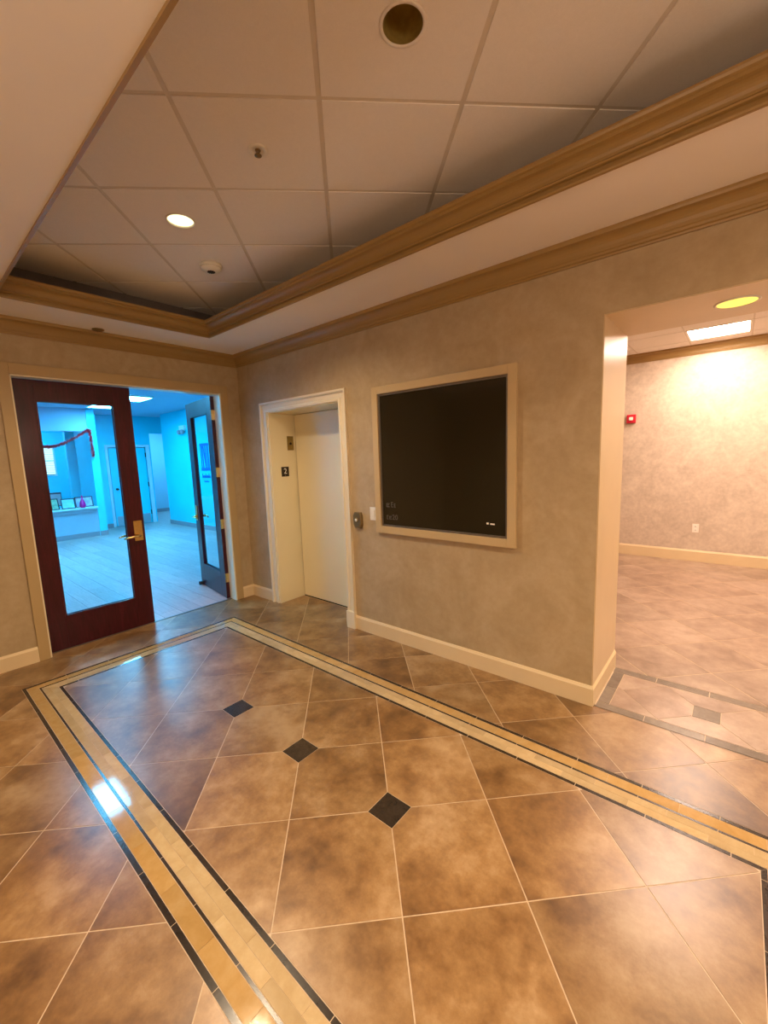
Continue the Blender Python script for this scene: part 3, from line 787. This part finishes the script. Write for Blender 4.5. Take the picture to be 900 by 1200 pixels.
def troffer(x, y, z, sx, sy, mat, label, name='ceiling_panel_light'):
    t = thing(name, (x, y, z), label, 'light')
    f = MB()
    for a, c in (((-sx, -sy), (-sx + 0.02, sy)), ((sx - 0.02, -sy), (sx, sy)), ((-sx + 0.02, sy - 0.02), (sx - 0.02, sy)), ((-sx + 0.02, -sy), (sx - 0.02, -sy + 0.02))):
        f.box((a[0], a[1], -0.004), (c[0], c[1], 0.024))
    f.build('frame', 'white_plastic', t)
    MB().box((-sx + 0.02, -sy + 0.02, 0.002), (sx - 0.02, sy - 0.02, 0.010)).build('diffuser', mat, t)
    return t


troffer(px0 + 0.305, py0 + 0.305, HR, 0.296, 0.296, 'panel_room', 'square glowing panel light in the tiled ceiling of the bright room')
troffer(px0 + 0.305, py0 - 1.525, HR, 0.296, 0.296, 'panel_room', 'added fill panel of the bright room, unseen just behind the opening')  # this panel and the next two are added, unseen, for brightness
troffer(px0 + 2.135, py0 + 0.305, HR, 0.296, 0.296, 'panel_room', 'added fill panel of the bright room, out of view by the far wall')
troffer(px0 + 2.135, py0 - 1.525, HR, 0.296, 0.296, 'panel_room', 'added fill panel of the bright room, out of view right of the opening')
# globes added out of view as fill light for soffit and ceiling
for gx, gy, gl in ((6.50, -1.10, 'added fill globe behind the camera, nearer the tan wall'), (6.50, -3.30, 'added fill globe behind the camera, nearer the left wall'), (3.90, -3.75, 'added fill globe left of the camera, out of view')):
    t = thing('fill_globe', (gx, gy, H), gl, 'fill_lamp')
    MB().lathe([(0.06, 0), (0.06, -0.02), (0.012, -0.03), (0.008, -0.45), (0.04, -0.47), (0.05, -0.52)], n=20).build('stem', 'bronze', t)
    MB().lathe([(0.155 * math.sin(math.pi * (0.5 + q) / 13), -0.66 + 0.155 * math.cos(math.pi * (0.5 + q) / 13)) for q in range(13)], n=24).build('globe', 'fill_globe_glow', t)
t = thing('ceiling_speaker', (3.10, 3.95, HR), 'flat round speaker grille in the tiled ceiling of the bright room', 'speaker')
MB().lathe([(0.115, 0.0), (0.115, -0.006), (0.100, -0.010)], n=36).build('rim', 'white_plastic', t)
MB().lathe([(0.098, -0.008), (0.0005, -0.009)], n=36, cap=False).build('grille', 'ceiling_board', t)

# ------------------------------------------------------------------ far wall of the bright room
t = thing('fire_alarm', (3.188, RY, 2.030), 'small red square fire alarm strobe on the far wall', 'alarm')
MB().bbox((-0.058, -0.045, -0.062), (0.058, 0, 0.062), 0.006).build('body', 'alarm_red', t)
MB().bbox((-0.026, -0.062, -0.022), (0.026, -0.044, 0.026), 0.008).build('lens', 'letter_white', t)
MB().bbox((-0.045, -0.049, -0.054), (0.045, -0.044, -0.034), 0.002).build('sounder_slot', 'alarm_red', t)
t = thing('wall_outlet', (4.026, RY, 0.470), 'white electrical outlet low on the far wall', 'outlet')
MB().bbox((-0.037, -0.006, -0.060), (0.037, 0, 0.060), 0.003).build('plate', 'white_plastic', t)
for zz in (-0.026, 0.026):
    s_ = MB().bbox((-0.017, -0.010, zz - 0.017), (0.017, -0.005, zz + 0.017), 0.004).build('socket', 'white_plastic', t)
    MB().box((-0.008, -0.0115, zz - 0.008), (-0.005, -0.009, zz + 0.007)).box((0.005, -0.0115, zz - 0.008), (0.008, -0.009, zz + 0.007)).build('slot', 'dark_gap', s_)

# ------------------------------------------------------------------ blue reception room
RYW = 2.115; RZ = 2.90; RXD = -6.90
b = MB().box((-7.30, RYW, 0), (-WT, RYW + WT, RZ + 0.1))
tag(b.build('wall_reception_right', 'blue_wall', kind='structure'), 'bright blue lit side wall of the reception room with the column logo', 'wall')
b = MB().box((-WT - 0.006, Y0, 0), (-WT, DY2 - 0.012, RZ)).box((-WT - 0.006, DY1, 0), (-WT, RYW, RZ)).box((-WT - 0.006, DY2 - 0.012, DH), (-WT, DY1, RZ))
tag(b.build('wall_reception_front', 'blue_wall', kind='structure'), 'reception room face of the wall around the double doors', 'wall')
b = MB().box((-8.0 - WT, 0.56, 0), (-8.0, 1.02, RZ)).box((-8.0 - WT, 1.02, 2.08), (-8.0, 1.93, RZ)).box((-8.0 - WT, 1.93, 0), (-8.0, 2.06, RZ))
b.box((-8.0 - WT, 2.06, 2.45), (-8.0, 4.0, RZ))
tag(b.build('wall_reception_back', 'blue_wall', kind='structure'), 'blue lit back wall of the reception room holding a pale door', 'wall')
b = MB().box((-10.6, 1.0, 0), (-10.5, 5.0, RZ)).box((-10.6, 4.0, 0), (-7.0, 4.1, RZ)).box((-7.30, RYW + WT, 0), (-7.20, 4.0, RZ)).box((-10.5, 1.90, 0), (-8.0 - WT, 1.96, RZ))
tag(b.build('wall_hall', 'pale_wall', kind='structure'), 'pale hallway walls past the back door of the reception room', 'wall')
# desk wall with a wide opening above the counter, and the pier at its right end
DT = 0.14
b = MB().box((RXD - DT, -3.2, 0), (RXD, 0.345, 0.66))
tag(b.build('wall_desk', 'desk_front', kind='structure'), 'low grey blue wall under the reception counter', 'wall')
b = MB().box((RXD - DT, -3.2, 2.40), (RXD, 0.345, RZ))
tag(b.build('wall_desk_head', 'rec_ceiling', kind='structure'), 'grey blue header above the reception counter opening', 'wall')
b = MB().box((-8.0, 0.345, 0), (RXD + 0.02, 0.50, RZ))
tag(b.build('wall_pier', 'blue_wall', kind='structure'), 'bright blue end pier at the right of the reception counter', 'wall')
b = MB().box((-10.1, -3.2, 0), (-10.0, 0.0, RZ)).box((-10.1, 0.0, 0), (-10.0, 0.34, 1.38)).box((-10.1, 0.0, 2.22), (-10.0, 0.34, RZ)).box((-10.1, 0.34, 0), (-10.0, 0.70, RZ))
b.box((-8.30, 0.19, 0), (-8.15, 0.345, 2.62)).box((-8.25, 0.345, 0), (-8.15, 0.90, RZ)).box((-10.0, 0.70, 0), (-8.2, 0.76, RZ))
tag(b.build('wall_office', 'blue_wall', kind='structure'), 'blue lit walls of the small office behind the reception counter', 'wall')
b = MB().box((-10.1, -3.3, 0), (-WT, -3.2, RZ))
tag(b.build('wall_reception_left', 'blue_wall', kind='structure'), 'left side wall of the reception room, hidden behind the red door', 'wall')
b = MB().box((-10.6, -3.3, RZ), (-WT, 5.0, RZ + 0.1))
tag(b.build('ceiling', 'rec_ceiling', kind='structure'), 'plain grey blue ceiling of the reception room', 'ceiling')
rb = [(0, 0), (0.014, 0), (0.014, 0.105), (0, 0.108)]
b = MB().sweep([(-WT - 0.006, RYW), (-7.30, RYW)], rb).sweep([(-8.0, 1.02), (-8.0, 0.50)], rb).sweep([(RXD + 0.02, 0.345), (RXD + 0.02, 0.50)][::-1], rb).sweep([(RXD, 0.33), (RXD, -3.2)], rb).sweep([(-10.5, 4.0), (-10.5, 1.96)], rb)
b.sweep([(-WT - 0.006, DY1 + 0.01), (-WT - 0.006, RYW)], rb)
tag(b.build('baseboard_reception', 'rec_base', kind='structure'), 'mauve grey baseboard around the reception room', 'baseboard')

rf = MB().box((-10.6, -3.3, -0.05), (-0.10, 5.0, -0.004)).build('floor', 'rec_base', kind='structure')
tag(rf, 'grey wood look plank floor of the blue reception room', 'floor')
pw, pl_ = 0.20, 1.22
far_planks = MB()
for r_ in range(-17, 21):
    y0 = r_ * pw
    off = (r_ * 0.43) % 1.0 * pl_
    for k in range(0, 10):
        x1 = -0.102 - k * pl_ + off; x0 = x1 - pl_
        x1 = min(x1, -0.102); x0 = max(x0, -10.5)
        if x1 - x0 < 0.02: continue
        p = [(x0 + 0.0015, y0 + 0.0015), (x1 - 0.0015, y0 + 0.0015), (x1 - 0.0015, y0 + pw - 0.0015), (x0 + 0.0015, y0 + pw - 0.0015)]
        if x1 < -7.5 or y0 > 2.1 or y0 < -2.1: far_planks.prism(p, -0.006, 0.0); continue
        MB().prism(p, -0.006, 0.0).build('floor_plank', 'grey_plank', rf, origin=((x0 + x1) / 2, y0 + pw / 2, 0))
far_planks.build('floor_plank', 'grey_plank', rf, kind='stuff')
b = MB().prism([(-0.104, DY2), (-0.076, DY2), (-0.076, DY1), (-0.104, DY1)], -0.004, 0.005)
tag(b.build('trim_9', 'board_trim', kind='structure'), 'thin metal threshold strip under the double doors', 'trim')

troffer(-1.86, -1.32, RZ - 0.026, 0.34, 0.19, 'panel_blue', 'reception ceiling panel light nearest the double doors, mirrored in the floor border')
troffer(-4.58, 0.48, RZ - 0.026, 0.34, 0.30, 'panel_blue', 'reception ceiling panel light seen through the open door')
troffer(-6.00, 0.52, RZ - 0.026, 0.36, 0.30, 'panel_blue', 'reception ceiling panel light seen through the glass of the closed door')
troffer(-3.90, -1.80, RZ - 0.026, 0.30, 0.60, 'panel_blue', 'added fill panel, unseen over the left of the reception room')  # from here on, unseen panels added to brighten the blue rooms
troffer(-9.10, -0.60, RZ - 0.026, 0.30, 0.30, 'panel_blue', 'added fill panel, unseen in the small office behind the counter')
troffer(-9.20, 2.90, RZ - 0.026, 0.30, 0.30, 'panel_blue', 'added fill panel, unseen in the hallway past the reception room')

# back door
t = thing('door_4', (-8.0, 1.02, 0), 'pale blue door with kick plate in the back wall of the reception room', 'door', kind='structure')
MB().bbox((-0.05, 0.02, 0.01), (-0.005, 0.89, 2.06), 0.003).build('door_panel', 'blue_wall', t)
MB().bbox((-0.006, 0.05, 0.02), (-0.001, 0.86, 0.27), 0.001).build('kick_plate', 'kick_metal', t)
f = MB().bbox((-0.01, -0.06, 0), (0.02, 0.0, 2.14), 0.003).bbox((-0.01, 0.91, 0), (0.03, 1.00, 2.14), 0.003).bbox((-0.01, 0.0, 2.08), (0.02, 0.91, 2.14), 0.003)
f.build('door_frame', 'counter_top', t)
MB().lathe([(0.030, -0.005), (0.030, 0.004), (0.012, 0.008), (0.012, 0.04), (0.028, 0.05), (0.024, 0.07)], axis='x', o=(0, 0.12, 0.99), n=16).build('door_knob', 'dark_bronze', t)
for zz in (0.30, 1.07, 1.87): MB().box((-0.006, 0.885, zz - 0.06), (0.004, 0.915, zz + 0.06)).build('hinge', 'dark_bronze', t)

# counter and what stands on it
CT = 0.70
t = thing('reception_counter', (RXD, -1.0, 0.66), 'pale reception counter top on the low wall behind the closed door', 'counter')
MB().bbox((-0.36, -2.2, 0), (0.14, 1.33, 0.042), 0.006).build('worktop', 'counter_top', t)
MB().bbox((0.0, -2.2, -0.085), (0.05, 1.33, 0.0), 0.004).build('support_rail', 'desk_front', t)


def picture(y, x, w_, h_, lean, rz, mat, label, z=CT + 0.002):
    t = thing('picture_frame', (x, y, z), label, 'picture frame', rz)
    def pt(yy, zz, d):   # leaning back about its lower edge; local x is the facing direction
        return (-zz * math.sin(lean) + d * math.cos(lean), yy, zz * math.cos(lean) + d * math.sin(lean))
    def slab(m, y0, y1, z0, z1, d0, d1):
        m.add([pt(y0, z0, d0), pt(y1, z0, d0), pt(y1, z1, d0), pt(y0, z1, d0), pt(y0, z0, d1), pt(y1, z0, d1), pt(y1, z1, d1), pt(y0, z1, d1)],
              [(0, 3, 2, 1), (4, 5, 6, 7), (0, 1, 5, 4), (1, 2, 6, 5), (2, 3, 7, 6), (3, 0, 4, 7)])
    m = MB(); e = 0.016
    slab(m, -w_ / 2, -w_ / 2 + e, 0, h_, 0, 0.016); slab(m, w_ / 2 - e, w_ / 2, 0, h_, 0, 0.016); slab(m, -w_ / 2, w_ / 2, 0, e, 0, 0.016); slab(m, -w_ / 2, w_ / 2, h_ - e, h_, 0, 0.016)
    m.build('frame', 'frame_black', t)
    m = MB(); slab(m, -w_ / 2 + 0.004, w_ / 2 - 0.004, 0.004, h_ - 0.004, 0.002, 0.008); m.build('picture', mat, t)
    m = MB(); slab(m, -0.02, 0.02, 0.0, h_ * 0.7, -0.004, 0.0)
    m.tube([(-h_ * 0.5 * math.sin(lean), 0, h_ * 0.5), (-h_ * 0.5 * math.sin(lean) - 0.09, 0, 0.002)], 0.006, 6); m.build('easel_leg', 'frame_black', t)


picture(-0.455, -6.79, 0.15, 0.245, 0.22, 0.2, 'picture_green', 'narrow black framed picture in green tones on the reception counter')
picture(-0.215, -6.80, 0.25, 0.225, 0.24, 0.0, 'picture_blue', 'black framed pale blue picture at the middle of the reception counter')
picture(0.105, -6.895, 0.34, 0.235, 0.22, 0.0, 'picture_mauve', 'wide black framed picture behind the pink vase')
t = thing('vase', (-6.775, 0.040, CT + 0.002), 'bright pink bottle vase on the reception counter', 'vase')
MB().lathe([(0.040, 0), (0.056, 0.02), (0.062, 0.06), (0.052, 0.11), (0.030, 0.16), (0.014, 0.20), (0.012, 0.25), (0.017, 0.27)], n=24).build('body', 'vase_pink', t)
t = thing('monitor', (-7.02, -0.62, CT + 0.002), 'dark monitor at the left end of the reception counter', 'monitor', 0.1)
MB().bbox((-0.03, -0.28, 0.06), (0.0, 0.36, 0.365), 0.006).build('casing', 'frame_black', t)
MB().box((-0.001, -0.265, 0.075), (0.002, 0.345, 0.330)).build('screen', 'rec_base', t)
MB().bbox((-0.05, -0.03, 0.01), (-0.025, 0.03, 0.20), 0.004).bbox((-0.12, -0.12, 0), (0.06, 0.12, 0.012), 0.004).build('stand', 'frame_black', t)

# garland
pts = [(-0.95, 2.16), (-0.75, 2.10), (-0.542, 2.06), (-0.413, 2.055), (-0.341, 2.06), (-0.216, 2.10), (-0.104, 2.15), (0.078, 2.25), (0.216, 2.345), (0.325, 2.425), (0.365, 2.39), (0.372, 2.20), (0.376, 1.99), (0.382, 1.80)]
P3 = []
for k in range(len(pts) - 1):
    for s_ in range(6):
        t_ = s_ / 6; P3.append(Vector((RXD + 0.055 + (0.02 if pts[k][0] > 0.34 else 0), pts[k][0] + (pts[k + 1][0] - pts[k][0]) * t_, pts[k][1] + (pts[k + 1][1] - pts[k][1]) * t_)))
t = thing('garland', (0, 0, 0), 'red tinsel garland swagged across the reception counter opening', 'garland')
MB().tube(P3, 0.007, 6).build('cord', 'garland_red', t)
fr, si = MB(), MB()
for k in range(len(P3) - 1):
    for q in range(30):
        c = P3[k].lerp(P3[k + 1], random.random()); d = Vector((random.uniform(-1, 1), random.uniform(-1, 1), random.uniform(-1, 1))).normalized()
        L_ = random.uniform(0.040, 0.078); e = d.cross(Vector((0.3, 0.5, 0.8))).normalized() * 0.010
        (si if random.random() < 0.2 else fr).add([c - e, c + e, c + d * L_], [(0, 1, 2)])
fr.build('tinsel', 'garland_red', t, kind='stuff'); si.build('tinsel_tip', 'garland_silver', t, kind='stuff', label='pale silvery tinsel strands')

# office window with blinds, and the dark strip on the office partition
t = thing('window_1', (-10.0, 0.17, 1.80), 'bright office window with pale blinds behind the reception counter', 'window', kind='structure')
f = MB()
for a, c in (((-0.17, -0.42), (-0.14, 0.42)), ((0.14, -0.42), (0.17, 0.42)), ((-0.14, 0.39), (0.14, 0.42)), ((-0.14, -0.42), (0.14, -0.39)), ((-0.14, -0.015), (0.14, 0.015))):
    f.box((-0.09, a[0], a[1]), (0.012, c[0], c[1]))
f.build('window_frame', 'counter_top', t)
MB().box((-0.075, -0.14, -0.39), (-0.070, 0.14, 0.39)).build('pane', 'glass', t)
for k in range(13):
    z = -0.37 + k * 0.061
    MB().add([(-0.055, -0.138, z), (-0.055, 0.138, z), (-0.030, 0.138, z + 0.052), (-0.030, -0.138, z + 0.052), (-0.057, -0.138, z + 0.001), (-0.057, 0.138, z + 0.001), (-0.032, 0.138, z + 0.053), (-0.032, -0.138, z + 0.053)],
             [(0, 1, 2, 3), (7, 6, 5, 4), (0, 4, 5, 1), (1, 5, 6, 2), (2, 6, 7, 3), (3, 7, 4, 0)]).build('blind_slat', 'blind_slat', t)
t = thing('wall_panel', (-8.15, 0.620, 1.675), 'narrow dark blue upright panel on the office partition under the garland', 'panel')
MB().bbox((0, -0.032, 0.0), (0.02, 0.032, 0.225), 0.003).build('upper_plate', 'picture_mauve', t)
MB().bbox((0, -0.032, -0.225), (0.024, 0.032, 0.0), 0.003).build('lower_plate', 'logo_blue', t)

# things on the blue side wall
t = thing('emergency_light', (-6.02, RYW, 2.42), 'twin head emergency light high on the blue side wall', 'light')
MB().bbox((-0.13, -0.06, 0.0), (0.13, 0, 0.10), 0.008).build('housing', 'white_plastic', t)
for sx in (-0.085, 0.085):
    hd = MB().lathe([(0.022, -0.03), (0.055, -0.07), (0.055, -0.11), (0.048, -0.115)][::-1], axis='y', o=(sx, 0, -0.055), n=20).build('lamp_head', 'rec_base', t)
    MB().tube([(sx, -0.03, 0.01), (sx, -0.04, -0.055)], 0.010, 8).build('arm', 'white_plastic', hd)
t = thing('wall_sign', (-5.085, RYW, 1.735), 'blue column shaped logo sign on the side wall, seen through the open door glass', 'sign')
m = MB().box((-0.195, -0.012, 0.255), (0.195, 0, 0.315)).box((-0.195, -0.012, -0.315), (0.195, 0, -0.250))
for x in (-0.165, 0.115, 0.170): m.box((x - 0.010, -0.012, -0.25), (x + 0.010, 0, 0.255))
for (xa, xb) in ((-0.055, 0.035), (0.035, 0.035), (-0.105, -0.085)):
    m.add([(xa - 0.016, -0.012, 0.255), (xa + 0.016, -0.012, 0.255), (xb + 0.014, -0.012, -0.25), (xb - 0.014, -0.012, -0.25), (xa - 0.016, 0, 0.255), (xa + 0.016, 0, 0.255), (xb + 0.014, 0, -0.25), (xb - 0.014, 0, -0.25)],
          [(0, 1, 2, 3), (7, 6, 5, 4), (0, 4, 5, 1), (1, 5, 6, 2), (2, 6, 7, 3), (3, 7, 4, 0)])
m.build('emblem', 'logo_blue', t)
for z0, hh_, n_, x0, dx in ((-0.485, 0.10, 5, -0.19, 0.076), (-0.585, 0.042, 4, -0.11, 0.055)):
    m = MB()
    for k in range(n_):
        xx = x0 + k * dx; up = hh_ if k in (0, 2, 4) else hh_ * 0.65
        m.box((xx, -0.010, z0), (xx + dx * 0.26, 0, z0 + up)).box((xx, -0.010, z0), (xx + dx * 0.75, 0, z0 + hh_ * 0.18)).box((xx + dx * 0.52, -0.010, z0), (xx + dx * 0.75, 0, z0 + hh_ * 0.62)).box((xx + dx * 0.26, -0.010, z0 + hh_ * 0.45), (xx + dx * 0.52, 0, z0 + hh_ * 0.62))
    m.build('lettering', 'logo_blue', t, label='row of blue letters too small to read')
